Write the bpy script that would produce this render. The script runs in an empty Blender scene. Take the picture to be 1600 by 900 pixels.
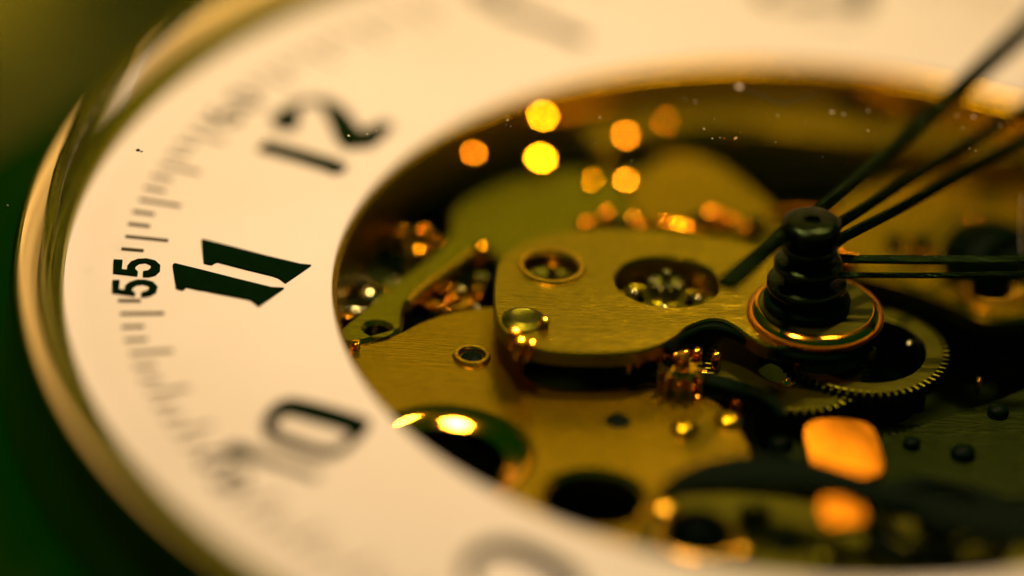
import bpy, bmesh, math, random
import numpy as np
from mathutils import Vector, Matrix

R = math.radians
SC = bpy.context.scene
COL = SC.collection
random.seed(11)

# ------------------------------------------------------------------ camera
# one unit = one centimetre; the watch lies at the origin, dial face at z = 0, eleven o'clock towards -X
CAM_POS = Vector((-0.62444, -13.51062, 8.39203))
TH, AZ, RO, FPX = 0.55612, -0.0005, 0.06883, 12112.42
FWD = Vector((math.sin(AZ)*math.cos(TH), math.cos(AZ)*math.cos(TH), -math.sin(TH)))
_r = Vector((math.cos(AZ), -math.sin(AZ), 0)); _u = _r.cross(FWD)
RIGHT = math.cos(RO)*_r + math.sin(RO)*_u
UP = -math.sin(RO)*_r + math.cos(RO)*_u

def at(x, y, z=0.0):
    """point of the watch at height z that the survey of the photograph puts at pixel x, y"""
    d = FWD + RIGHT*((x-800)/FPX) + UP*((450-y)/FPX)
    return CAM_POS + d*((z-CAM_POS.z)/d.z)

cam = bpy.data.cameras.new("camera")
cam_o = bpy.data.objects.new("camera", cam); COL.objects.link(cam_o)
M = Matrix((RIGHT, UP, -FWD)).transposed().to_4x4(); M.translation = CAM_POS
cam_o.matrix_world = M
cam.sensor_width = 36.0
cam.lens = FPX*36.0/1600.0
cam.clip_start = 0.5; cam.clip_end = 500
cam.dof.use_dof = True
cam.dof.focus_distance = (at(320, 424, 0)-CAM_POS).dot(FWD)
cam.dof.aperture_fstop = cam.lens/1000.0/1.48
cam.dof.aperture_blades = 0
SC.camera = cam_o

# ------------------------------------------------------------------ light
world = bpy.data.worlds.new("World"); SC.world = world; world.use_nodes = True
bg = world.node_tree.nodes["Background"]
bg.inputs[0].default_value = (0.012, 0.30, 0.012, 1); bg.inputs[1].default_value = 0.13

def area(name, loc, target, size, power, color, size_y=None):
    l = bpy.data.lights.new(name, 'AREA'); l.energy = power; l.color = color
    l.shape = 'RECTANGLE' if size_y else 'DISK'; l.size = size
    if size_y: l.size_y = size_y
    o = bpy.data.objects.new(name, l); COL.objects.link(o); o.location = loc
    o.rotation_euler = (Vector(target)-Vector(loc)).to_track_quat('-Z', 'Y').to_euler()
    return o
area("key_lamp", (-1.0, 0.5, 3.7), (-0.9, 0.2, 0), 0.75, 153, (1.0, 0.665, 0.48))
area("rear_spot", (0.9, 3.4, 6.0), (-0.2, 0.1, 0), 0.5, 190, (1.0, 0.64, 0.36))
area("back_softbox", (-0.95, 6.6, 2.9), (-0.4, 0, 0), 3.0, 16, (1.0, 0.70, 0.06), 2.2)
area("corner_sheen_light", (-2.33, 6.2, 1.37), (-1.9, 2.4, -0.7), 0.35, 2.6, (1.0, 0.62, 0.02), 0.25)  # added light, mirrored in the table to brighten its far left corner

SC.render.engine = 'CYCLES'
SC.view_settings.view_transform = 'Standard'; SC.view_settings.look = 'None'
SC.view_settings.gamma = 1.0; SC.view_settings.exposure = 0.0
SC.cycles.use_denoising = True
SC.cycles.sample_clamp_indirect = 6.0
SC.cycles.max_bounces = 10; SC.cycles.transparent_max_bounces = 16
SC.cycles.caustics_reflective = False; SC.cycles.caustics_refractive = False

# ------------------------------------------------------------------ materials
def new_mat(name):
    m = bpy.data.materials.new(name); m.use_nodes = True
    return m, m.node_tree.nodes, m.node_tree.links, m.node_tree.nodes["Principled BSDF"]

def metal(name, col, rough, brush=None, bump=0.0, rough_var=0.1, tint=0.15, scale=9.0):
    """metal with drawn grain: noise stretched along the brushing direction, smudges in the gloss"""
    m, N, L, b = new_mat(name)
    b.inputs["Metallic"].default_value = 1.0
    tc = N.new("ShaderNodeTexCoord")
    n1 = N.new("ShaderNodeTexNoise"); n1.inputs["Scale"].default_value = scale; n1.inputs["Detail"].default_value = 5
    L.new(tc.outputs["Object"], n1.inputs["Vector"])
    cr = N.new("ShaderNodeMix"); cr.data_type = 'RGBA'
    cr.inputs[6].default_value = (*[c*(1-tint) for c in col], 1); cr.inputs[7].default_value = (*[min(1, c*(1+tint)) for c in col], 1)
    L.new(n1.outputs["Fac"], cr.inputs[0]); L.new(cr.outputs[2], b.inputs["Base Color"])
    mr = N.new("ShaderNodeMapRange"); mr.inputs[3].default_value = max(.03, rough-rough_var); mr.inputs[4].default_value = rough+rough_var
    L.new(n1.outputs["Fac"], mr.inputs[0]); L.new(mr.outputs[0], b.inputs["Roughness"])
    if brush:
        mp = N.new("ShaderNodeMapping"); mp.inputs["Rotation"].default_value = (0, 0, R(brush)); mp.inputs["Scale"].default_value = (12, 320, 60)
        n2 = N.new("ShaderNodeTexNoise"); n2.inputs["Scale"].default_value = 1.0; n2.inputs["Detail"].default_value = 4
        L.new(tc.outputs["Object"], mp.inputs[0]); L.new(mp.outputs[0], n2.inputs["Vector"])
        bp = N.new("ShaderNodeBump"); bp.inputs["Strength"].default_value = bump; bp.inputs["Distance"].default_value = 0.004
        L.new(n2.outputs["Fac"], bp.inputs["Height"]); L.new(bp.outputs[0], b.inputs["Normal"])
    return m

PLATE = metal("brushed_brass", (0.50, 0.305, 0.004), 0.23, 78, 0.22, 0.015, 0.07)
BRIDGE = metal("gilt_bridge_metal", (0.45, 0.315, 0.004), 0.22, 84, 0.3, 0.015, 0.06)
GREENISH = metal("dull_gilt", (0.29, 0.26, 0.004), 0.24, 40, 0.2, 0.02, 0.08)
POLISH = metal("polished_gilt", (0.95, 0.44, 0.025), 0.075, None, 0, 0.02)
SATIN = metal("satin_gilt", (0.80, 0.46, 0.03), 0.2, 20, 0.3, 0.05)
PALE = metal("pale_reflection_gilt", (0.92, 0.69, 0.24), 0.46, None, 0, 0.04, 0.04)  # pale tone stands in for the dial mirrored in the bezel
PALE.node_tree.nodes["Principled BSDF"].inputs["Metallic"].default_value = 0.62
FLANGE = metal("flange_gilt", (0.30, 0.29, 0.006), 0.24, None, 0, 0.06)
STEEL = metal("polished_steel", (0.50, 0.48, 0.20), 0.16, None, 0, 0.06)
DARKGILT = metal("dark_gilt", (0.085, 0.085, 0.004), 0.34, 30, 0.2, 0.04)
RED = metal("rose_gilt", (0.95, 0.36, 0.018), 0.13, None, 0, 0.03)
ROSE = metal("rose_satin", (0.46, 0.165, 0.004), 0.30, 10, 0.4, 0.06, 0.3, 5)
AMBER = metal("amber_gilt", (0.95, 0.43, 0.008), 0.09, None, 0, 0.02)
CASE = metal("case_gilt", (0.45, 0.36, 0.03), 0.16, None, 0, 0.05)
BASE = metal("shadowed_base_brass", (0.010, 0.017, 0.001), 0.35, 20, 0.4)  # near-black: shade deep in the movement put into the brass colour

def enamel():
    m, N, L, b = new_mat("cream_enamel")
    tc = N.new("ShaderNodeTexCoord"); n = N.new("ShaderNodeTexNoise"); n.inputs["Scale"].default_value = 2.2; n.inputs["Detail"].default_value = 8
    L.new(tc.outputs["Object"], n.inputs["Vector"])
    cr = N.new("ShaderNodeValToRGB"); cr.color_ramp.elements[0].position = .3; cr.color_ramp.elements[1].position = .7
    cr.color_ramp.elements[0].color = (0.82, 0.755, 0.60, 1); cr.color_ramp.elements[1].color = (0.87, 0.81, 0.67, 1)
    L.new(n.outputs["Fac"], cr.inputs[0]); L.new(cr.outputs[0], b.inputs["Base Color"])
    b.inputs["Roughness"].default_value = 0.42; b.inputs["Specular IOR Level"].default_value = 0.3
    n3 = N.new("ShaderNodeTexNoise"); n3.inputs["Scale"].default_value = 160; bp = N.new("ShaderNodeBump"); bp.inputs["Strength"].default_value = .06; bp.inputs["Distance"].default_value = .003
    L.new(tc.outputs["Object"], n3.inputs["Vector"]); L.new(n3.outputs["Fac"], bp.inputs["Height"]); L.new(bp.outputs[0], b.inputs["Normal"])
    return m
ENAMEL = enamel()

def simple(name, col, rough, spec=0.4, noise=0.25, scale=14):
    m, N, L, b = new_mat(name)
    tc = N.new("ShaderNodeTexCoord"); n = N.new("ShaderNodeTexNoise"); n.inputs["Scale"].default_value = scale; n.inputs["Detail"].default_value = 6
    L.new(tc.outputs["Object"], n.inputs["Vector"])
    cr = N.new("ShaderNodeMix"); cr.data_type = 'RGBA'
    cr.inputs[6].default_value = (*[c*(1-noise) for c in col], 1); cr.inputs[7].default_value = (*[c*(1+noise) for c in col], 1)
    L.new(n.outputs["Fac"], cr.inputs[0]); L.new(cr.outputs[2], b.inputs["Base Color"])
    b.inputs["Roughness"].default_value = rough; b.inputs["Specular IOR Level"].default_value = spec
    return m
INK = simple("dark_numeral_ink", (0.002, 0.010, 0.0015), 0.6, 0.0, 0.3, 30)
TICKINK = simple("brown_tick_ink", (0.07, 0.06, 0.02), 0.6, 0.2)
BLUED = simple("dark_oxidised_steel", (0.001, 0.006, 0.001), 0.45, 0.03)
def black_steel(name, rough, rot, strength):
    """blackened steel: near-black green metal with drawn scratches that sparkle"""
    m = metal(name, (0.010, 0.019, 0.005), rough, rot, strength, 0.04)
    m.node_tree.nodes["Principled BSDF"].inputs["Specular Tint"].default_value = (0.12, 0.2, 0.08, 1)
    return m
BLACK = metal("dark_turned_steel", (0.013, 0.021, 0.006), 0.17, 70, 0.25, 0.05)
HANDM = black_steel("blackened_hand_steel", 0.2, 40, 1.0)
TABLE = simple("dark_green_table", (0.0004, 0.006, 0.0008), 0.13, 0.3, 0.4, 3)
DUST = simple("pale_dust", (0.75, 0.66, 0.45), 0.8)
SOOT = simple("dark_grit", (0.02, 0.03, 0.015), 0.8)
JEWEL = simple("red_jewel", (0.30, 0.03, 0.01), 0.08, 0.8)

def glass():
    m, N, L, b = new_mat("coated_crystal_glass")
    out = N["Material Output"]; N.remove(b)
    tr = N.new("ShaderNodeBsdfTransparent"); tr.inputs[0].default_value = (0.985, 0.99, 0.97, 1)
    gl = N.new("ShaderNodeBsdfGlossy"); gl.inputs["Roughness"].default_value = 0.05
    fr = N.new("ShaderNodeFresnel"); fr.inputs[0].default_value = 1.06
    mx = N.new("ShaderNodeMixShader")
    L.new(fr.outputs[0], mx.inputs[0]); L.new(tr.outputs[0], mx.inputs[1]); L.new(gl.outputs[0], mx.inputs[2]); L.new(mx.outputs[0], out.inputs[0])
    return m
GLASS = glass()

# ------------------------------------------------------------------ helpers
def finish(o, mat, parent):
    COL.objects.link(o)
    if mat and not o.data.materials: o.data.materials.append(mat)
    if parent: o.parent = parent
    return o

def smooth(me, ang=35):
    for p in me.polygons: p.use_smooth = True
    me.set_sharp_from_angle(angle=R(ang))

def lathe(name, prof, c, mat, parent, n=64, ang=35, closed=False):
    """turn the profile [(r, z), ...] about the vertical axis through c"""
    bm = bmesh.new(); rings = []
    for r, z in prof:
        if r < 1e-6: rings.append([bm.verts.new((0, 0, z))])
        else: rings.append([bm.verts.new((r*math.cos(2*math.pi*k/n), r*math.sin(2*math.pi*k/n), z)) for k in range(n)])
    pairs = list(zip(rings, rings[1:])) + ([(rings[-1], rings[0])] if closed else [])
    for a, b in pairs:
        for k in range(n):
            k2 = (k+1) % n
            f = [a[k % len(a)], a[k2 % len(a)], b[k2 % len(b)], b[k % len(b)]]
            f = list(dict.fromkeys(f))
            if len(f) >= 3: bm.faces.new(f)
    bmesh.ops.recalc_face_normals(bm, faces=bm.faces)
    me = bpy.data.meshes.new(name); bm.to_mesh(me); bm.free(); smooth(me, ang)
    o = bpy.data.objects.new(name, me); o.location = c
    return finish(o, mat, parent)

def catmull(pts, k=6):
    n = len(pts); out = []
    for i in range(n):
        p0, p1, p2, p3 = (np.array(pts[(i+j-1) % n][:2], float) for j in range(4))
        for s in range(k):
            t = s/k
            out.append(tuple(.5*((2*p1)+(-p0+p2)*t+(2*p0-5*p1+4*p2-p3)*t*t+(-p0+3*p1-3*p2+p3)*t**3)))
    return out

def slab(name, loops, z0, z1, mat, parent, bevel=0.0, c=(0, 0), seg=0, ang=18):
    """flat plate cut to the loops (first the outline, then its holes), edges bevelled, from z0 up to z1; object origin at c"""
    cu = bpy.data.curves.new(name, 'CURVE'); cu.dimensions = '2D'; cu.fill_mode = 'BOTH'
    cu.extrude = max(1e-5, (z1-z0)/2-bevel); cu.bevel_depth = bevel; cu.bevel_resolution = seg; cu.offset = -bevel
    for lp in loops:
        s = cu.splines.new('POLY'); s.points.add(len(lp)-1)
        for p, q in zip(s.points, lp): p.co = (q[0]-c[0], q[1]-c[1], 0, 1)
        s.use_cyclic_u = True
    t = bpy.data.objects.new("tmp", cu); COL.objects.link(t)
    dg = bpy.context.evaluated_depsgraph_get()
    me = bpy.data.meshes.new_from_object(t.evaluated_get(dg))
    bpy.data.objects.remove(t); bpy.data.curves.remove(cu)
    me.name = name
    bm = bmesh.new(); bm.from_mesh(me); bmesh.ops.remove_doubles(bm, verts=bm.verts, dist=1e-6); bm.to_mesh(me); bm.free()
    smooth(me, ang)
    me.materials.clear()
    o = bpy.data.objects.new(name, me); o.location = (c[0], c[1], (z0+z1)/2)
    return finish(o, mat, parent)

def P(pts, z):                      # survey points -> plan coordinates at height z
    return [tuple(at(x, y, z)[:2]) for x, y in pts]

def ring_pts(c, r, n=40, ph=0.0):
    return [(c[0]+r*math.cos(ph+2*math.pi*k/n), c[1]+r*math.sin(ph+2*math.pi*k/n)) for k in range(n)]

def gear_pts(c, r, teeth, depth, ph=0.0):
    out = []
    for k in range(teeth):
        a = ph+2*math.pi*k/teeth; w = 2*math.pi/teeth
        for f, rr in ((-.28, r-depth), (-.20, r-.25*depth), (-.10, r), (.10, r), (.20, r-.25*depth), (.28, r-depth)):
            out.append((c[0]+rr*math.cos(a+f*w), c[1]+rr*math.sin(a+f*w)))
    return out

def stroke(path):
    """outline of a pen stroke [(x, y, width), ...] in plan coordinates"""
    q = [np.array(p[:2]) for p in path]; L_, R_ = [], []
    for i, p in enumerate(q):
        d = q[min(i+1, len(q)-1)]-q[max(i-1, 0)]; d = d/np.hypot(*d); n = np.array((-d[1], d[0]))*path[i][2]/2
        L_.append(tuple(p+n)); R_.append(tuple(p-n))
    return L_+R_[::-1]

def dense(path, k=5):
    out = []; q = [np.array(p, float) for p in path]; n = len(q)
    for i in range(n-1):
        p0, p1, p2, p3 = q[max(i-1, 0)], q[i], q[i+1], q[min(i+2, n-1)]
        for s in range(k):
            t = s/k; out.append(tuple(.5*((2*p1)+(-p0+p2)*t+(2*p0-5*p1+4*p2-p3)*t*t+(-p0+3*p1-3*p2+p3)*t**3)))
    out.append(tuple(q[-1])); return out

def empty(name, loc=(0, 0, 0), parent=None):
    o = bpy.data.objects.new(name, None); COL.objects.link(o); o.location = loc; o.empty_display_size = .1
    if parent: o.parent = parent
    return o

def dup(o, parent=None, loc=None, rotz=None, scale=None):
    c = o.copy(); COL.objects.link(c)
    if parent: c.parent = parent
    if loc is not None: c.location = loc
    if rotz is not None: c.rotation_euler = (0, 0, rotz)
    if scale is not None: c.scale = (scale, scale, scale)
    return c

# ------------------------------------------------------------------ the surface under the watch
bm = bmesh.new(); bmesh.ops.create_grid(bm, x_segments=4, y_segments=4, size=60)
me = bpy.data.meshes.new("table_top"); bm.to_mesh(me); bm.free()
tt = bpy.data.objects.new("table_top", me); tt.location = (0, 0, -0.72); finish(tt, TABLE, None)
tt["kind"] = "structure"; tt["label"] = "dark green table surface under and around the watch"

# ------------------------------------------------------------------ the watch
W = empty("pocket_watch", (0, 0, -0.72))
W["label"] = "gilt open-heart pocket watch with cream dial, black numerals and bared movement on dark surface"
W["category"] = "pocket watch"
PENDING = []                            # (object, parent) pairs, parented at the end in one pass
def part(o, parent=None): PENDING.append((o, parent or W)); return o

# case and bezel
part(lathe("case", [(1.655, 0.03), (1.662, -0.05), (1.675, -0.20), (1.74, -0.235), (1.86, -0.262), (1.94, -0.285), (1.965, -0.30), (1.975, -0.325), (1.965, -0.35), (1.90, -0.46), (1.70, -0.60), (1.3, -0.69), (0, -0.715)], (0, 0, 0), CASE, None, 160))
bezel = part(lathe("bezel", [(1.640, 0.048), (1.646, 0.052), (1.651, 0.048), (1.656, 0.036), (1.658, 0.005), (1.64, -0.03), (1.55, -0.03), (1.60, 0.0)], (0, 0, 0), FLANGE, None, 220, 40, True))
part(lathe("bezel_flange", [(1.549, -0.02), (1.549, 0.008), (1.5545, 0.014), (1.561, 0.010), (1.567, 0.013), (1.5735, 0.009), (1.580, 0.015), (1.586, 0.012), (1.592, 0.018), (1.6005, 0.016), (1.6005, -0.02)], (0, 0, 0), FLANGE, None, 220, 70, True), bezel)
part(lathe("inner_ring", [(1.6012, 0.010), (1.6025, 0.013), (1.617, 0.030), (1.637, 0.0495), (1.6395, 0.0502), (1.6400, 0.047), (1.625, 0.028), (1.6012, 0.002)], (0, 0, 0), PALE, None, 220, 30, True), bezel)
# crystal
dome = [(1.597, 0.022), (1.596, 0.100), (1.588, 0.150), (1.565, 0.183), (1.52, 0.203), (1.3, 0.229), (1.0, 0.251), (0.7, 0.267), (0.35, 0.278), (0.0, 0.282)]
under = [(0.0, 0.258), (0.35, 0.254), (0.7, 0.243), (1.0, 0.227), (1.3, 0.205), (1.50, 0.181), (1.545, 0.164), (1.566, 0.135), (1.574, 0.095), (1.576, 0.022)]
part(lathe("crystal", dome+under, (0, 0, 0), GLASS, None, 128, 70, False))

# dial
dial = part(lathe("dial", [(1.000, -0.003), (1.003, 0.0), (1.50, 0.0), (1.512, -0.004), (1.548, 0.0), (1.548, -0.0075), (1.000, -0.0075)], (0, 0, 0), ENAMEL, None, 220, 30, True))
part(lathe("dial_rim", [(0.972, -0.130), (0.989, -0.014), (0.994, -0.010), (1.006, -0.008), (1.006, -0.130)], (0, 0, 0), PLATE, None, 220, 30, True), dial)

INKZ0, INKZ1 = -0.002, 0.0045
def numeral(name, loops, label, extra=(), mat=INK):
    """all the strokes of one printed numeral, as one thin printed mesh on the dial"""
    allp = [p for lp in loops for p in lp]
    c = (sum(p[0] for p in allp)/len(allp), sum(p[1] for p in allp)/len(allp))
    o = slab(name, loops, INKZ0, INKZ1, mat, None, 0.0, c)
    for k, lp in enumerate(extra):      # strokes that cross another one lie a hair above it
        e = slab("stroke", [lp], INKZ0, INKZ1, mat, None, 0.0, c)
        bm = bmesh.new(); bm.from_mesh(o.data); n0 = len(bm.verts); bm.from_mesh(e.data)
        bm.verts.ensure_lookup_table()
        for v in bm.verts[n0:]: v.co.z += .0006*(k+1)
        bm.to_mesh(o.data); bm.free(); bpy.data.objects.remove(e)
    o["label"] = label
    return part(o, dial)

def z6(s, ox, oy, pts): return P([(ox+x/s, oy+y/s) for x, y in pts], 0.0)
def z6w(s, ox, oy, pts): return [(*at(ox+x/s, oy+y/s, 0)[:2], w) for x, y, w in pts]

def wid(k, path): return [(p[0], p[1], p[2]*k) for p in path]
# eleven
numeral("hour_numeral", [
    z6(6, 250, 350, [(388, 160), (410, 158), (700, 232), (1000, 312), (1320, 388), (1417, 397), (1175, 563), (1140, 535), (1105, 512), (1050, 493), (800, 432), (540, 365), (515, 372), (488, 390), (455, 386), (410, 374), (398, 270)]),
    z6(6, 250, 350, [(118, 396), (138, 382), (400, 446), (700, 522), (1040, 605), (1162, 612), (925, 782), (880, 745), (850, 722), (800, 710), (500, 652), (420, 634), (370, 628), (245, 600), (228, 622), (205, 628), (150, 611)])], "black printed numeral eleven")
# twelve
one12 = stroke(wid(1.6, z6w(5.292, 380, 120, [(150, 573, .030), (200, 588, .030), (480, 665, .030), (740, 742, .032), (770, 752, .040), (800, 752, .028), (850, 735, .008)])))
two12a = stroke(dense(wid(1.4, z6w(5.292, 380, 120, [(452, 420, .012), (400, 408, .036), (362, 375, .050), (372, 320, .036), (430, 252, .018), (520, 212, .014), (620, 205, .016), (700, 235, .026), (765, 300, .036), (820, 390, .040), (868, 480, .044), (905, 560, .040), (930, 600, .02)]))))
two12b = stroke(dense(wid(1.4, z6w(5.292, 380, 120, [(875, 585, .012), (930, 545, .050), (1010, 515, .046), (1090, 468, .036), (1150, 430, .028), (1205, 392, .018)]))))
numeral("hour_numeral", [one12, two12a], "black printed numeral twelve", [two12b])
# ten
one10 = stroke(wid(1.35, z6w(4.5, 300, 580, [(235, 540, .014), (270, 555, .034), (400, 585, .034), (450, 604, .020), (640, 660, .015), (860, 735, .015), (900, 735, .010)])))
zero_o = z6(4.5, 300, 580, catmull([(490, 376), (530, 290), (610, 224), (710, 202), (900, 240), (1150, 312), (1252, 364), (1225, 430), (1150, 510), (1050, 585), (950, 618), (850, 600), (680, 545), (530, 475)]))
zero_i = z6(4.5, 300, 580, catmull([(590, 380), (615, 340), (680, 318), (830, 356), (1000, 404), (1085, 440), (1090, 480), (1030, 532), (940, 545), (840, 518), (690, 466), (605, 425)]))
numeral("hour_numeral", [one10, zero_o, zero_i], "black printed numeral ten")
# nine, one, two: the parts of them that reach into the photograph, finished beyond its edge
nine = stroke(dense([(*at(x, y, 0)[:2], w*.72) for x, y, w in [(905, 940, .07), (885, 905, .08), (845, 876, .08), (795, 857, .076), (755, 862, .056), (730, 890, .036), (745, 930, .020), (800, 968, .024), (850, 975, .03), (895, 955, .04)]]))
numeral("hour_numeral", [nine], "black printed numeral nine")
numeral("hour_numeral", [stroke([(*at(x, y, 0)[:2], w) for x, y, w in [(778, 12, .02), (800, 22, .032), (860, 42, .028), (905, 62, .036), (922, 62, .012)]])], "black printed numeral one")
numeral("hour_numeral", [stroke(dense([(*at(x, y, 0)[:2], w) for x, y, w in [(1205, -26, .05), (1190, -8, .03), (1210, 5, .012), (1250, 4, .018), (1270, 2, .05), (1292, 18, .085), (1318, 20, .085), (1345, -10, .05), (1335, -60, .05)]]))], "black printed numeral two")

# minute numerals: traced fives at fifty-five, the same face for the neighbours
FIVE_A = [(168, 305), (232, 308), (226, 374), (262, 378), (264, 350), (290, 320), (340, 301), (400, 298), (460, 312), (497, 345), (495, 380), (465, 410), (420, 422), (375, 422), (375, 388), (410, 382), (434, 362), (430, 338), (395, 323), (350, 328), (325, 345), (318, 370), (340, 392), (335, 417), (165, 397)]
FIVE_B = [(160, 450), (212, 450), (206, 514), (245, 519), (248, 490), (278, 465), (330, 448), (390, 448), (445, 462), (478, 495), (468, 532), (430, 555), (385, 565), (360, 560), (362, 536), (400, 526), (425, 506), (415, 485), (375, 474), (330, 480), (300, 500), (298, 522), (322, 541), (318, 558), (158, 535)]
fa, fb = z6(4.5, 140, 340, FIVE_A), z6(4.5, 140, 340, FIVE_B)
numeral("minute_numeral", [fa, fb], "small black minute numeral fifty-five")
PHI0 = math.pi+0.0456
def spin(pts, a):
    return [(x*math.cos(a)-y*math.sin(a), x*math.sin(a)+y*math.cos(a)) for x, y in pts]
def centre(l): return (sum(p[0] for p in l)/len(l), sum(p[1] for p in l)/len(l))
ca, cb = centre(fa), centre(fb)
def shrink(l, k):
    m = centre(l); return [(m[0]+(p[0]-m[0])*k, m[1]+(p[1]-m[1])*k) for p in l]
def oval(c, rx, ry): return [(c[0]+rx*math.cos(t*math.pi/12), c[1]+ry*math.sin(t*math.pi/12)) for t in range(24)]
zA = [oval(ca, .040, .028), oval(ca, .030, .018)]
sixB = [oval((cb[0]+.016, cb[1]), .026, .028), oval((cb[0]+.016, cb[1]), .016, .018),
        stroke([(cb[0]+.012, cb[1]-.023, .011), (cb[0]-.016, cb[1]-.018, .011), (cb[0]-.038, cb[1]+.004, .010)])]
def group(loops, a): return [spin(l, a) for l in loops]
numeral("minute_numeral", group(zA+[shrink(fb, .8)], R(30)), "small black minute numeral fifty")                    # 50
numeral("minute_numeral", group(zA+sixB[:2], R(-30)), "small black minute numeral sixty", group(sixB[2:], R(-30)))                   # 60
numeral("minute_numeral", group([fa], R(-60)), "small black minute numeral five")                      # 5
numeral("minute_numeral", group(zA+[stroke([(cb[0]-.045, cb[1], .02), (cb[0]+.045, cb[1], .02)])], R(-90)), "small black minute numeral ten")   # 10
numeral("minute_numeral", group([fa, stroke([(cb[0]+.045, cb[1]+.012, .016), (cb[0]-.045, cb[1]+.012, .016)])], R(60)), "small black minute numeral forty-five", group([stroke([(cb[0]-.045, cb[1]+.012, .012), (cb[0]+.02, cb[1]-.03, .012), (cb[0]+.02, cb[1]+.03, .014)])], R(60)))   # 45

# minute track: a long tick each minute, two short ones between
def tick_mesh(r0, r1, w, nm):
    bm = bmesh.new(); bmesh.ops.create_cube(bm, size=1)
    for v in bm.verts: v.co = Vector(((r0+r1)/2+v.co.x*(r1-r0), v.co.y*w, v.co.z*.005))
    m = bpy.data.meshes.new(nm); bm.to_mesh(m); bm.free(); m.materials.append(TICKINK); return m
tl, ts = tick_mesh(1.347, 1.436, .0056, "long_tick"), tick_mesh(1.392, 1.438, .006, "short_tick")
for k in range(180):
    d = ((k+7) % 15)-7                         # thirds of a minute from the nearest five-minute numeral
    if abs(d) <= 1: continue
    o = bpy.data.objects.new("minute_tick", tl if k % 3 == 0 else ts); COL.objects.link(o)
    o.rotation_euler = (0, 0, PHI0-k*R(2)); o.location = (0, 0, .002); part(o, dial)

# ------------------------------------------------------------------ the movement
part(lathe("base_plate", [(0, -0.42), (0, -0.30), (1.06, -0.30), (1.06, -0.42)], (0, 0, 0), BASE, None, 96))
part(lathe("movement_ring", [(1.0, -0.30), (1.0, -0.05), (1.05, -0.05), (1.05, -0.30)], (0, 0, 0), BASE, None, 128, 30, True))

def screw(px, py, z, r, parent, mat=POLISH, h=.022, slot=True, ang=None):
    """domed screw head with its slot"""
    c = at(px, py, z)
    prof = [(r*k/12, h*(.25+.75*(1-(k/12)**2))) for k in range(12)]+[(r*.97, h*.28), (r, 0), (r, -.05)]
    o = lathe("screw", prof, (c.x, c.y, z), mat, None, 40, 60)
    part(o, parent)
    if slot:
        bm = bmesh.new(); bmesh.ops.create_cube(bm, size=1)
        for v in bm.verts: v.co = Vector((v.co.x*r*1.7, v.co.y*r*.24, h*.93+v.co.z*h*.3))
        m = bpy.data.meshes.new("slot"); bm.to_mesh(m); bm.free()
        s = bpy.data.objects.new("screw_slot", m); s.location = (c.x, c.y, z); s.rotation_euler = (0, 0, ang if ang is not None else random.uniform(0, 3))
        finish(s, BLUED, None); part(s, parent)
    return o

def half(px, py, z, lamp):
    p = at(px, py, z); v = (CAM_POS-p).normalized(); l = (Vector(lamp)-p).normalized(); return (v+l).normalized()
def collar(px, py, z, r0, r1, parent, mat=POLISH, h=.008, name="jewel_collar"):
    c = at(px, py, z)
    return part(lathe(name, [(r0, -.02), (r0, 0.0), (r0+(r1-r0)*.3, h), (r1-(r1-r0)*.3, h), (r1, 0), (r1, -.02)], (c.x, c.y, z), mat, None, 48, 50, True), parent)

def jewel(px, py, z, r, parent, mat=JEWEL):
    c = at(px, py, z)
    return part(lathe("jewel", [(0, .0), (r*.25, .0), (r*.45, .010), (r*.8, .012), (r, .004), (r, -.02)], (c.x, c.y, z), mat, None, 32, 60), parent)

def gear(name, c, z0, z1, r, teeth, depth, mat, hole=None, spokes=0, ph=0.0, bev=.003):
    loops = [gear_pts(c, r, teeth, depth, ph)]
    if spokes:
        for k in range(spokes):
            a0 = ph+2*math.pi*k/spokes+.16; a1 = ph+2*math.pi*(k+1)/spokes-.16; ro, ri = r-depth-.022, hole
            loops.append([(c[0]+ro*math.cos(a0+(a1-a0)*t/8), c[1]+ro*math.sin(a0+(a1-a0)*t/8)) for t in range(9)]
                         + [(c[0]+ri*math.cos(a1-(a1-a0)*t/6), c[1]+ri*math.sin(a1-(a1-a0)*t/6)) for t in range(7)])
    elif hole: loops.append(ring_pts(c, hole, 36))
    return part(slab(name, loops, z0, z1, mat, None, bev, c, 1))

# plate A: dull far-left plate with the tongue that reaches to the dial edge
zA_ = -0.10
pA = P(catmull([(527, 519), (560, 488), (612, 442), (672, 398), (700, 360), (708, 322), (765, 288), (850, 266), (930, 264), (1000, 262), (1052, 238), (1110, 248), (1170, 288), (1215, 330), (1230, 380), (1180, 430), (960, 440), (800, 420), (758, 384), (700, 425), (640, 468), (631, 495), (626, 514), (590, 526), (548, 536)], 4), zA_)
hA = at(590, 513, zA_)
plateA = part(slab("train_bridge", [pA, ring_pts(hA, .026, 28)], zA_-.05, zA_, GREENISH, None, .008, c=tuple(at(800, 350, zA_)[:2])))
# spring bar along its edge
part(slab("click_spring", [stroke(dense([(*at(x, y, -.075)[:2], w) for x, y, w in [(636, 470, .016), (660, 446, .02), (700, 418, .018), (735, 394, .02), (757, 383, .03)]]))], -.105, -.075, SATIN, None, .005, c=tuple(at(700, 420, -.075)[:2])), plateA)
# plate B: far ring plate behind, with its window
zB = -0.065
pB = P(catmull([(900, 190), (960, 160), (1080, 136), (1250, 124), (1450, 124), (1650, 135), (1850, 190), (1850, 290), (1600, 245), (1440, 225), (1300, 212), (1150, 196), (1020, 208), (940, 232)], 5), zB)
hB = at(1375, 158, zB)
plateB = part(slab("outer_bridge", [pB, [(hB.x+.11*math.cos(t*.26), hB.y+.085*math.sin(t*.26)) for t in range(24)]], zB-.06, zB, PLATE, None, .01, c=tuple(at(1200, 160, zB)[:2])))
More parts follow.
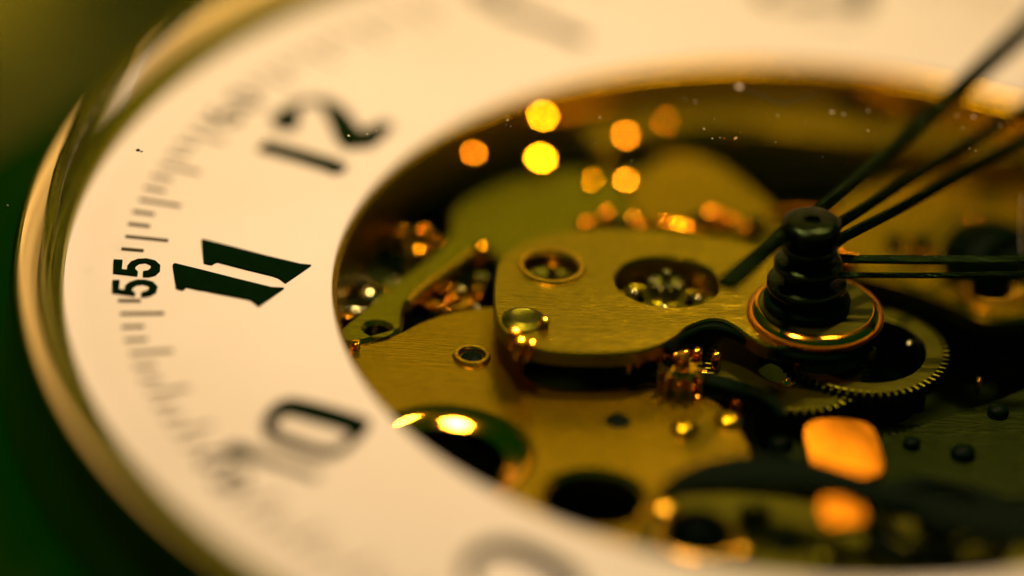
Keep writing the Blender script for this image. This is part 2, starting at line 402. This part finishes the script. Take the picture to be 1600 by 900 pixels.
# plate C: right rear plate
zC = -0.12
pC = P(catmull([(1300, 318), (1360, 290), (1450, 268), (1600, 240), (1800, 260), (1850, 420), (1700, 470), (1560, 500), (1480, 470), (1400, 440), (1330, 420), (1290, 380)], 5), zC)
plateC = part(slab("escape_bridge", [pC, ring_pts(at(1411, 378, zC), .02, 24), ring_pts(at(1549, 458, zC), .04, 30)], zC-.05, zC, PLATE, None, .008, c=tuple(at(1500, 370, zC)[:2])))
collar(1549, 458, zC, .042, .062, plateC, SATIN)
# plate E: near-left brown plate
zE = -0.105
cE1 = at(700, 706, zE); cE2 = at(930, 778, zE)
pE = P(catmull([(535, 545), (570, 535), (610, 522), (660, 498), (720, 482), (800, 478), (1000, 520), (1090, 600), (1150, 650), (1180, 720), (1120, 735), (1050, 760), (1010, 800), (990, 860), (900, 900), (740, 850), (600, 720), (540, 620)], 5), zE)
slot = P(catmull([(818, 570), (835, 552), (920, 548), (1010, 552), (1030, 572), (1000, 596), (925, 604), (860, 600), (830, 588)], 4), zE)  # cut-out shaped as the shade under the bridge's near edge
plateE = part(slab("barrel_bridge", [pE, slot, ring_pts(cE1, .163, 48), ring_pts(cE2, .10, 48)], zE-.06, zE, PLATE, None, .012, c=tuple(at(800, 620, zE)[:2])))
part(lathe("window_bevel", [(.116, -.06), (.116, -.021), (.127, -.0162), (.140, -.0105), (.152, -.0065), (.164, -.0040), (.1645, -.06)], (cE1.x, cE1.y, zE), POLISH, None, 72, 60, True), plateE)
screw(737, 558, zE, .022, plateE, BLUED, .006)
collar(737, 558, zE, .024, .040, plateE, SATIN)
screw(965, 658, zE, .026, plateE, BLUED, .006)
# the bridge with the two openings
zF = -0.02
pF = P(catmull([(775, 420), (790, 395), (830, 373), (890, 360), (970, 356), (1060, 362), (1130, 374), (1185, 386), (1240, 420), (1300, 470), (1280, 530), (1200, 540), (1130, 500), (1080, 508), (1050, 530), (1000, 548), (920, 552), (840, 545), (790, 520), (772, 480)], 5), zF)
h1, h2 = at(862, 418, zF), at(1043, 440, zF)
def ell(c, rx, ry, a=0, n=44):
    return [(c[0]+rx*math.cos(t)*math.cos(a)-ry*math.sin(t)*math.sin(a), c[1]+rx*math.cos(t)*math.sin(a)+ry*math.sin(t)*math.cos(a)) for t in [2*math.pi*k/n for k in range(n)]]
bridge = part(slab("centre_bridge", [pF, ell(h1, .055, .055), ell(h2, .108, .098)], zF-.036, zF, BRIDGE, None, .004, c=tuple(at(960, 450, zF)[:2])))
collar(862, 418, zF-.002, .0535, .073, bridge, SATIN, .007, "opening_collar")
c = at(818, 500, zF)
part(lathe("sunk_jewel", [(0, .006), (.012, .004), (.03, .010), (.045, .003), (.048, -.02)], (c.x, c.y, zF), DARKGILT, None, 40), bridge)

# wheels seen through the openings
g1 = at(1040, 455, -.07)
w1 = gear("centre_wheel", g1[:2], -.085, -.072, .105, 40, .012, GREENISH, .05, 5, .3)
part(slab("pinion", [gear_pts(g1[:2], .036, 10, .014)], -.12, -.045, STEEL, None, .002, g1[:2], 1), w1)
part(lathe("arbor", [(0, .02), (.008, .018), (.012, .0), (.012, -.1)], (g1.x, g1.y, -.04), STEEL, None, 20), w1)
for a in range(5):
    q = (g1.x+.07*math.cos(a*1.257+.9), g1.y+.07*math.sin(a*1.257+.9))
    part(lathe("rivet", [(0, .012), (.008, .009), (.011, 0), (.011, -.02)], (q[0], q[1], -.07), STEEL, None, 16), w1)
g2 = at(862, 425, -.09)
w2 = gear("third_wheel", g2[:2], -.10, -.088, .075, 28, .01, STEEL, .03, 4, .1)
part(lathe("arbor", [(0, .03), (.008, .028), (.013, .01), (.013, -.05), (.02, -.06), (.02, -.12)], (g2.x, g2.y, -.085), STEEL, None, 20), w2)

# gear train at the right, under the hand boss
g3 = at(1350, 545, -.085)
w3 = gear("hour_wheel", g3[:2], -.115, -.085, .178, 64, .014, DARKGILT, .128)
part(lathe("wheel_well", [(0, -.20), (.125, -.20), (.128, -.10)], (g3.x, g3.y, 0), BLUED, None, 40), w3)
for x, y, r in ((1424, 532, .012), (1420, 545, .009)):
    q = at(x, y, -.12); part(lathe("stud", [(0, .02), (r*.7, .014), (r, 0), (r, -.08)], (q.x, q.y, -.12), STEEL, None, 20), w3)
g4 = at(1230, 575, -.10)
w4 = gear("minute_wheel", g4[:2], -.125, -.10, .17, 56, .014, DARKGILT, .06)
g5 = at(1066, 572, -.05)
w5 = part(slab("lantern_pinion", [gear_pts(g5[:2], .052, 11, .018)], -.13, -.055, POLISH, None, .004, g5[:2], 2))
part(lathe("arbor", [(0, .03), (.01, .028), (.016, .01), (.016, -.1)], (g5.x, g5.y, -.05), POLISH, None, 24), w5)
g6 = at(1110, 610, -.14)
w6 = gear("idler_wheel", g6[:2], -.17, -.15, .09, 30, .012, POLISH, .03)
for x, y in ((1088, 600), (1150, 612), (1230, 600), (1335, 548)):
    screw(x, y, -.10, .012, w6, POLISH, .012, False)

# ratchet work at the far left, by the dial edge
g7 = at(560, 452, -.15)
w7 = gear("ratchet_wheel", g7[:2], -.19, -.15, .10, 30, .018, STEEL, .035)
screw(578, 462, -.135, .028, w7, STEEL, .02)
g8 = at(600, 395, -.19)
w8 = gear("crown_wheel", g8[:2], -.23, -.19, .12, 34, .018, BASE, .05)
for x, y, z, r in ((655, 388, -.19, .022), (661, 360, -.19, .020), (575, 370, -.19, .03), (560, 408, -.17, .014), (545, 492, -.12, .012), (556, 534, -.09, .010), (598, 452, -.14, .012)):
    screw(x, y, z, r, w8, POLISH, r*.2, False)
bars = part(slab("click_lever", [stroke(dense([(*at(x, y, -.17)[:2], w) for x, y, w in [(530, 395, .03), (580, 378, .025), (640, 385, .02), (672, 388, .03)]]))], -.19, -.17, SATIN, None, .005, c=tuple(at(600, 385, -.17)[:2])))
# small works in the gap beside the bridge
g9 = at(700, 463, -.13)
w9 = gear("setting_wheel", g9[:2], -.15, -.13, .06, 20, .01, POLISH, .028)
screw(752, 388, -.07, .017, plateA, POLISH, .014, False)
for x, y, z, r, m in ((752, 436, -.10, .018, STEEL), (748, 456, -.11, .016, POLISH), (718, 455, -.12, .012, STEEL), (670, 476, -.12, .014, POLISH)):
    q = at(x, y, z); part(lathe("pillar", [(0, .012), (r*.7, .009), (r, 0), (r, -.02), (r*.7, -.025), (r*.7, -.10)], (q.x, q.y, z), m, None, 24), w9)

zK = -0.092
cock = part(slab("rear_cock", [P(catmull([(985, 305), (1005, 268), (1052, 240), (1110, 250), (1168, 288), (1212, 330), (1195, 362), (1100, 352), (1010, 345)], 5), zK)], zK-.006, zK, PLATE, None, .002, c=tuple(at(1100, 310, zK)[:2])))
def pin(px, py, z, r, m, parent, k=.8):
    """round-headed pin, added detail; the bright ones serve as glints"""
    q = at(px, py, z)
    return part(lathe("added_pin", [(0, r*k), (r*.3, r*k*.95), (r*.6, r*k*.78), (r*.85, r*k*.45), (r, 0), (r, -.04)], (q.x, q.y, z), m, None, 20, 60), parent)
rp = random.Random(23)
for k in range(26):                     # pins and pivots crowding the ratchet work
    pin(rp.uniform(532, 690), rp.uniform(345, 500), rp.uniform(-.18, -.12), rp.uniform(.006, .016), rp.choice((STEEL, RED, POLISH, BLUED, BLUED)), w7)
for k in range(14):
    pin(rp.uniform(655, 768), rp.uniform(428, 482), rp.uniform(-.15, -.11), rp.uniform(.006, .013), rp.choice((STEEL, RED, POLISH, BLUED)), w9)
for x, y, r, m in ((915, 346, .018, RED), (948, 331, .020, RED), (990, 338, .018, POLISH), (1000, 350, .012, RED), (1030, 346, .016, RED), (1112, 330, .024, RED), (1140, 338, .016, RED), (1165, 352, .012, RED), (965, 352, .02, BLUED), (1180, 345, .02, BLUED), (1085, 345, .022, BLUED)):
    pin(x, y, -.075, r, m, cock, .45)
part(slab("glint_strip", [stroke(dense([(*at(x, y, -.06)[:2], w) for x, y, w in [(1015, 344, .012), (1045, 348, .032), (1075, 354, .034), (1112, 365, .014)]]))], -.08, -.06, RED, None, .008, c=tuple(at(1060, 350, -.06)[:2])), cock)  # strip added for the bright yellow glint here
part(slab("glint_strip", [stroke(dense([(*at(x, y, -.06)[:2], w) for x, y, w in [(1200, 330, .016), (1250, 326, .022), (1310, 332, .016)]]))], -.08, -.06, ROSE, None, .006, c=tuple(at(1250, 328, -.06)[:2])), cock)  # strip added for the red-orange streak here
for x, y, r, m in ((1330, 402, .014, RED), (1310, 396, .016, RED), (1455, 392, .010, RED), (1395, 372, .014, BLUED), (1440, 372, .016, BLUED), (1490, 400, .010, POLISH), (1520, 343, .016, RED)):
    pin(x, y, -.10, r, m, plateC, .5)
lv = part(slab("click_lever", [stroke(dense([(*at(x, y, -.02)[:2], w) for x, y, w in [(1042, 536, .018), (1062, 516, .030), (1100, 500, .034), (1140, 503, .036), (1185, 522, .034), (1240, 544, .030), (1310, 548, .022), (1360, 530, .014)]]))], -.05, -.028, BLUED, None, .004, c=tuple(at(1150, 515, -.02)[:2])))
part(slab("detent_lever", [stroke(dense([(*at(x, y, -.08)[:2], w) for x, y, w in [(985, 582, .014), (1040, 584, .030), (1090, 590, .036), (1150, 604, .040), (1205, 626, .030), (1225, 650, .014)]]))], -.10, -.075, BLUED, None, .004, c=tuple(at(1100, 595, -.08)[:2])))
for x, y, z, r, m in ((1042, 548, -.05, .010, RED), (1056, 552, -.05, .009, RED), (1072, 548, -.05, .010, RED), (1090, 546, -.05, .011, RED), (1120, 552, -.06, .010, POLISH), (984, 556, -.04, .007, RED), (998, 552, -.04, .006, RED), (1092, 618, -.10, .012, RED), (1060, 606, -.11, .012, ROSE), (1158, 618, -.10, .020, ROSE), (1338, 548, -.07, .014, DARKGILT), (1362, 545, -.07, .010, DARKGILT), (1070, 668, -.10, .03, PLATE), (1140, 655, -.10, .03, PLATE)):
    pin(x, y, z, r, m, w5, .38)  # the upper row stands in for orange reflections on pinion teeth
# flat studs and domed screws added for bright glints on the plates
def stud(px, py, z, r, m, parent, lamp=(.9, 3.4, 6.0)):
    """flat stud added as a glint, its face tilted to mirror the lamp"""
    q = at(px, py, z)
    o = lathe("glint_stud", [(0, .002), (r*.9, .001), (r, -.002), (r, -.02), (r*.8, -.05)], q, m, None, 32, 40)
    o.rotation_euler = half(px, py, z, lamp).to_track_quat('Z', 'Y').to_euler()
    return part(o, parent)
for x, y, z, r, m in ((848, 182, -.02, .0150, AMBER), (845, 248, -.08, .0175, AMBER), (740, 240, -.07, .011, RED), (978, 212, -.055, .012, RED), (978, 282, -.085, .012, RED), (925, 282, -.085, .009, AMBER), (1040, 190, -.058, .008, RED), (1310, 118, -.06, .006, AMBER), (690, 270, -.09, .006, RED), (1155, 210, -.06, .004, RED)):
    stud(x, y, z, r, m, plateB)
for x, y, z, r, m in ((655, 390, -.10, .008, AMBER), (661, 358, -.10, .007, RED), (575, 352, -.10, .006, RED), (575, 372, -.12, .006, RED), (920, 345, -.08, .0065, RED), (950, 330, -.08, .007, AMBER), (990, 338, -.08, .006, RED), (1060, 350, -.05, .010, AMBER), (1075, 354, -.05, .008, RED), (1040, 348, -.05, .007, RED), (1113, 330, -.08, .008, RED), (755, 386, -.06, .007, AMBER)):
    stud(x, y, z, r, m, cock)
for x, y, z, r, m in ((806, 516, .0, .013, RED), (815, 531, .0, .014, AMBER), (832, 535, .0, .010, RED), (852, 499, .0, .011, AMBER)):
    stud(x, y, z, r, m, bridge)
for x, y, z, r, m in ((918, 345, -.09, .016, POLISH), (950, 330, -.09, .018, POLISH), (992, 336, -.09, .017, POLISH), (1113, 332, -.09, .022, POLISH), (1062, 352, -.07, .030, POLISH), (1030, 348, -.08, .022, POLISH)):
    screw(x, y, z, r, plateA, m, r*.2, False)
for x, y, r in ((1520, 345, .014), (1582, 376, .012), (1424, 382, .012), (1437, 396, .008)):
    screw(x, y, -.10, r, plateC, POLISH, r*.2, False)
q = at(1545, 400, -.10)
part(lathe("winding_cap", [(0, .055), (.05, .053), (.085, .04), (.10, .015), (.105, -.05)], (q.x, q.y, -.10), BLUED, None, 40))

# near right: dark arm, slips standing in for lamp reflections, domed cap
arm = part(slab("balance_arm", [P(catmull([(1035, 745), (1080, 718), (1150, 702), (1240, 704), (1320, 724), (1400, 748), (1500, 770), (1600, 770), (1750, 780), (1750, 850), (1600, 840), (1480, 815), (1430, 785), (1385, 778), (1300, 754), (1200, 748), (1100, 752), (1050, 757)], 5), 0.0)], -.03, -.01, BLUED, None, .006, c=tuple(at(1300, 760, 0)[:2])))
pG = P(catmull([(1000, 800), (1060, 770), (1200, 770), (1400, 800), (1600, 780), (1750, 800), (1750, 900), (1300, 905), (1000, 890)], 4), -.13)
plateG = part(slab("balance_bridge", [pG], -.18, -.13, DARKGILT, None, .01, c=tuple(at(1200, 840, -.13)[:2])))
q = at(1090, 838, -.13)
part(lathe("domed_cap", [(0, .05), (.03, .046), (.055, .03), (.066, .008), (.068, -.03)], (q.x, q.y, -.13), BLUED, None, 40), plateG)
# plate H: dark lower right
pH = P(catmull([(1180, 640), (1300, 640), (1420, 660), (1560, 620), (1750, 560), (1800, 760), (1500, 780), (1250, 730)], 4), -.16)
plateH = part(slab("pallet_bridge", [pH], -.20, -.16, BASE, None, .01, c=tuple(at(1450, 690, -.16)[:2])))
def block(px, py, z, sx, sy, nrm, mat, parent, name):
    """slip shaped as a lamp reflection: slanted to mirror it, bulged to fade outward"""
    bm = bmesh.new(); n, m = 40, 9; rings = []
    for t in range(1, m+1):
        f = t/m; ring = []
        for k in range(n):
            a = 2*math.pi*k/n; ca_, sa_ = math.cos(a), math.sin(a)
            x, y = sx/2*f*math.copysign(abs(ca_)**.5, ca_), sy/2*f*math.copysign(abs(sa_)**.5, sa_)
            ring.append(bm.verts.new((x, y, -.9*(x*x+y*y)+.004*math.sin(31*x+3)*math.sin(23*y))))
        rings.append(ring)
    rings.append([bm.verts.new((v.co.x*1.02, v.co.y*1.02, v.co.z-.02)) for v in rings[-1]])
    bm.faces.new(rings[0])
    for a_, b_ in zip(rings, rings[1:]):
        for k in range(n): bm.faces.new((a_[k], b_[k], b_[(k+1) % n], a_[(k+1) % n]))
    bm.faces.new(rings[-1][::-1]); bmesh.ops.recalc_face_normals(bm, faces=bm.faces)
    me_ = bpy.data.meshes.new(name); bm.to_mesh(me_); bm.free(); smooth(me_, 40)
    o = finish(bpy.data.objects.new(name, me_), mat, None); o.location = at(px, py, z)
    o.rotation_euler = Vector(nrm).to_track_quat('Z', 'Y').to_euler()
    return part(o, parent)
block(1320, 698, -.10, .150, .17, half(1320, 712, -.10, (.9, 3.4, 6.0)), ROSE, plateH, "reflection_slip")

block(1316, 796, -.03, .085, .075, half(1318, 797, -.03, (.9, 3.4, 6.0)), ROSE, plateG, "reflection_slip")
collar(1090, 838, -.13, .070, .090, plateG, SATIN, .006, "cap_ring")
for x, y, z, r, m in ((1040, 795, -.12, .03, SATIN), (1180, 800, -.12, .035, DARKGILT), (1230, 845, -.12, .03, BLUED), (1160, 860, -.12, .02, SATIN), (1290, 870, -.12, .03, DARKGILT), (1430, 870, -.12, .03, BLUED)):
    pin(x, y, z, r, m, plateG, .4)
g9b = at(1470, 800, -.06)
w10 = gear("balance_wheel", g9b[:2], -.10, -.075, .16, 4, .012, BLUED, .05, 3, .5)
for x, y, z, r, m in ((1432, 612, -.15, .02, BLUED), (1560, 640, -.15, .022, BLUED), (1505, 705, -.15, .026, BLUED), (1220, 690, -.15, .026, BLUED), (1425, 690, -.15, .018, BLUED), (1530, 592, -.15, .005, POLISH)):
    pin(x, y, z, r, m, plateH, .4)
# ------------------------------------------------------------------ hands and their post
post = part(lathe("hand_post", [(0, .200), (.016, .200), (.018, .207), (.049, .207), (.054, .2055), (.0585, .2015), (.060, .196), (.060, .170), (.057, .166), (.041, .166), (.041, .153), (.052, .1525), (.0555, .151), (.0575, .148), (.058, .144), (.058, .137), (.0565, .1335), (.053, .131), (.043, .131), (.043, .113), (.064, .1125), (.0685, .1105), (.0708, .107), (.0712, .102), (.0712, .096), (.069, .0915), (.065, .089), (.049, .089), (.049, .067), (.075, .0665), (.0795, .0645), (.082, .0605), (.0822, .055), (.0822, .048), (.080, .0435), (.076, .041), (.060, .041), (.060, .0), (.0, -.2)], (-.030, 0, 0), BLACK, None, 96, 33))
part(lathe("post_collar", [(.060, .030), (.082, .028), (.090, .020), (.088, .004), (.06, .002)], (-0.026, 0, 0), BLUED, None, 48, 50), post)
boss = part(lathe("hand_boss", [(.055, .004), (.085, .004), (.114, .0035), (.117, .0035)], (-0.006, 0, 0), DARKGILT, None, 96, 50))

part(lathe("boss_rim", [(.117, .003), (.119, .0042), (.125, .0025), (.131, -.0002), (.136, -.0040), (.140, -.0090), (.142, -.018), (.140, -.026), (.13, -.03), (.12, -.09)], (-0.006, 0, 0), RED, None, 96, 50), boss)

def bar(name, path, z, h, mat, parent):
    """faceted hand bar: ridge along the middle; path [(x, y, width)] in plan"""
    bm = bmesh.new(); prev = None
    q = [np.array(p[:2]) for p in path]
    for i, p in enumerate(path):
        d = q[min(i+1, len(q)-1)]-q[max(i-1, 0)]; d = d/np.hypot(*d); n = np.array((-d[1], d[0]))*p[2]/2
        sec = [bm.verts.new((*(q[i]+n), z-h*.3)), bm.verts.new((*(q[i]+n*.9), z+h*.1)), bm.verts.new((*(q[i]+n*.15), z+h*.5)), bm.verts.new((*(q[i]-n*.15), z+h*.5)), bm.verts.new((*(q[i]-n*.9), z+h*.1)), bm.verts.new((*(q[i]-n), z-h*.3)), bm.verts.new((*(q[i]), z-h*.5))]
        if prev:
            for k in range(7): bm.faces.new((prev[k], prev[(k+1) % 7], sec[(k+1) % 7], sec[k]))
        else: bm.faces.new(sec)
        prev = sec
    bm.faces.new(prev[::-1]); bmesh.ops.recalc_face_normals(bm, faces=bm.faces)
    m = bpy.data.meshes.new(name); bm.to_mesh(m); bm.free()
    o = bpy.data.objects.new(name, m); finish(o, mat, None); return part(o, parent)
def pl(z, pts): return [(*at(x, y, z)[:2], w) for x, y, w in pts]
sh = bar("seconds_hand", pl(.18, [(1130, 446, .050), (1147, 432, .050), (1197, 388, .038), (1240, 352, .04), (1282, 324, .030), (1400, 227, .038), (1600, 46, .060), (1700, -44, .066)]), .18, .016, HANDM, None)
mh = bar("minute_hand", pl(.155, [(1262, 385, .03), (1310, 345, .027), (1400, 288, .027), (1600, 166, .033), (1680, 118, .030), (1740, 130, .02)]), .150, .016, HANDM, None)
bar("hand_rail", pl(.155, [(1270, 400, .03), (1318, 366, .027), (1400, 324, .027), (1600, 212, .033), (1690, 164, .030), (1740, 130, .02)]), .150, .016, HANDM, mh)
hh = bar("hour_hand", pl(.10, [(1290, 402, .03), (1340, 404, .024), (1480, 405, .027), (1600, 405, .027), (1700, 410, .02)]), .10, .016, HANDM, None)
bar("hand_rail", pl(.085, [(1290, 428, .03), (1340, 430, .013), (1480, 430, .013), (1600, 428, .014), (1700, 410, .02)]), .085, .012, HANDM, hh)

# ------------------------------------------------------------------ parent everything to the watch
bpy.context.view_layer.update()
for o, par in PENDING:
    o.parent = par
    o.matrix_parent_inverse = par.matrix_world.inverted() if par is W else Matrix.Translation(-par.matrix_world.translation)
bpy.context.view_layer.update()

# ------------------------------------------------------------------ dust and lint lying on the crystal
def dome_z(x, y):
    r = math.hypot(x, y); pts = sorted(dome)
    for (r0, z0), (r1, z1) in zip(pts, pts[1:]):
        if r0 <= r <= r1: return z0+(z1-z0)*(r-r0)/max(1e-9, r1-r0)
    return .1
def on_glass(px, py):
    z = .2
    for _ in range(6):
        p = at(px, py, z); z = dome_z(p.x, p.y)
    return at(px, py, z)
def blob(bm, c, s, seed):
    rnd = random.Random(seed); r = bmesh.ops.create_icosphere(bm, subdivisions=1, radius=1)
    a = rnd.uniform(0, 3)
    for v in r["verts"]:
        k = rnd.uniform(.55, 1.2); x, y, z = v.co*k
        x *= s*rnd.uniform(.9, 1.1)*1.3; y *= s; z *= s*.5
        v.co = Vector((c.x+x*math.cos(a)-y*math.sin(a), c.y+x*math.sin(a)+y*math.cos(a), c.z+s*.4+z))
def mesh_obj(name, bm, mat):
    m = bpy.data.meshes.new(name); bm.to_mesh(m); bm.free(); o = bpy.data.objects.new(name, m); return finish(o, mat, None)
bm = bmesh.new()
specks = [(545, 213, 2.2), (574, 210, 1.5), (588, 205, 1.2), (410, 216, 1.6), (458, 226, 1.3), (1300, 176, 2.6), (1318, 179, 1.6), (1357, 174, 2.0), (1356, 205, 1.8), (1100, 202, 1.5), (1113, 217, 1.6), (1150, 216, 2), (1125, 215, 1), (1215, 181, 1.2), (1495, 181, 1.5), (1521, 183, 2.4), (1563, 197, 1.5), (937, 184, 1.3), (793, 188, 1.5), (798, 198, 1.0), (12, 321, 1.0), (1238, 118, 2.0), (1086, 160, 1.3)]
rnd = random.Random(4)
for k in range(40): specks.append((rnd.uniform(560, 1600), rnd.uniform(120, 260), rnd.uniform(.5, 1.0)))
for i, (x, y, s) in enumerate(specks): blob(bm, on_glass(x, y), s/756., i)
d = mesh_obj("dust", bm, DUST); d["kind"] = "stuff"; d["label"] = "fine pale dust specks scattered over the watch crystal"; d["category"] = "dust"
bm = bmesh.new(); blob(bm, on_glass(1155, 138), 4.6/756., 77)
d = mesh_obj("dust_grain", bm, DUST); d["label"] = "largest pale grain of dust on the crystal, above the rear of the movement"; d["category"] = "dust grain"
bm = bmesh.new(); blob(bm, on_glass(216, 236), 4.2/756., 78); blob(bm, on_glass(221, 238), 2.5/756., 79)
d = mesh_obj("grit", bm, SOOT); d["label"] = "tiny dark speck of grit on the crystal over the minute track before twelve"; d["category"] = "grit"
def fibre(name, pix, rad, mat, label):
    cu = bpy.data.curves.new(name, 'CURVE'); cu.dimensions = '3D'; cu.bevel_depth = rad; cu.bevel_resolution = 1
    s = cu.splines.new('POLY'); pts = dense([tuple(on_glass(*q)) if len(q) == 2 else tuple(at(*q)) for q in pix], 5); s.points.add(len(pts)-1)
    for p, q in zip(s.points, pts): p.co = (q[0], q[1], q[2]+rad, 1)
    t = bpy.data.objects.new("tmp", cu); COL.objects.link(t)
    m = bpy.data.meshes.new_from_object(t.evaluated_get(bpy.context.evaluated_depsgraph_get())); bpy.data.objects.remove(t)
    m.materials.clear(); o = bpy.data.objects.new(name, m); finish(o, mat, None); o["label"] = label; o["category"] = "lint fibre"; return o
fibre("lint_fibre", [(1165, 142), (1185, 147), (1205, 157), (1225, 163), (1245, 158), (1262, 152), (1278, 148)], .0014, SOOT, "thin dark wavy fibre on the crystal beside the pale dust grain")
fibre("lint_fibre", [(1597, 303, .135), (1595, 325, .11), (1594, 350, .08), (1594, 375, .05), (1596, 403, .02), (1598, 430, -.05), (1599, 455, -.12)], .0007, DUST, "pale hair-thin fibre standing up from a rear plate behind the horizontal dark hand")
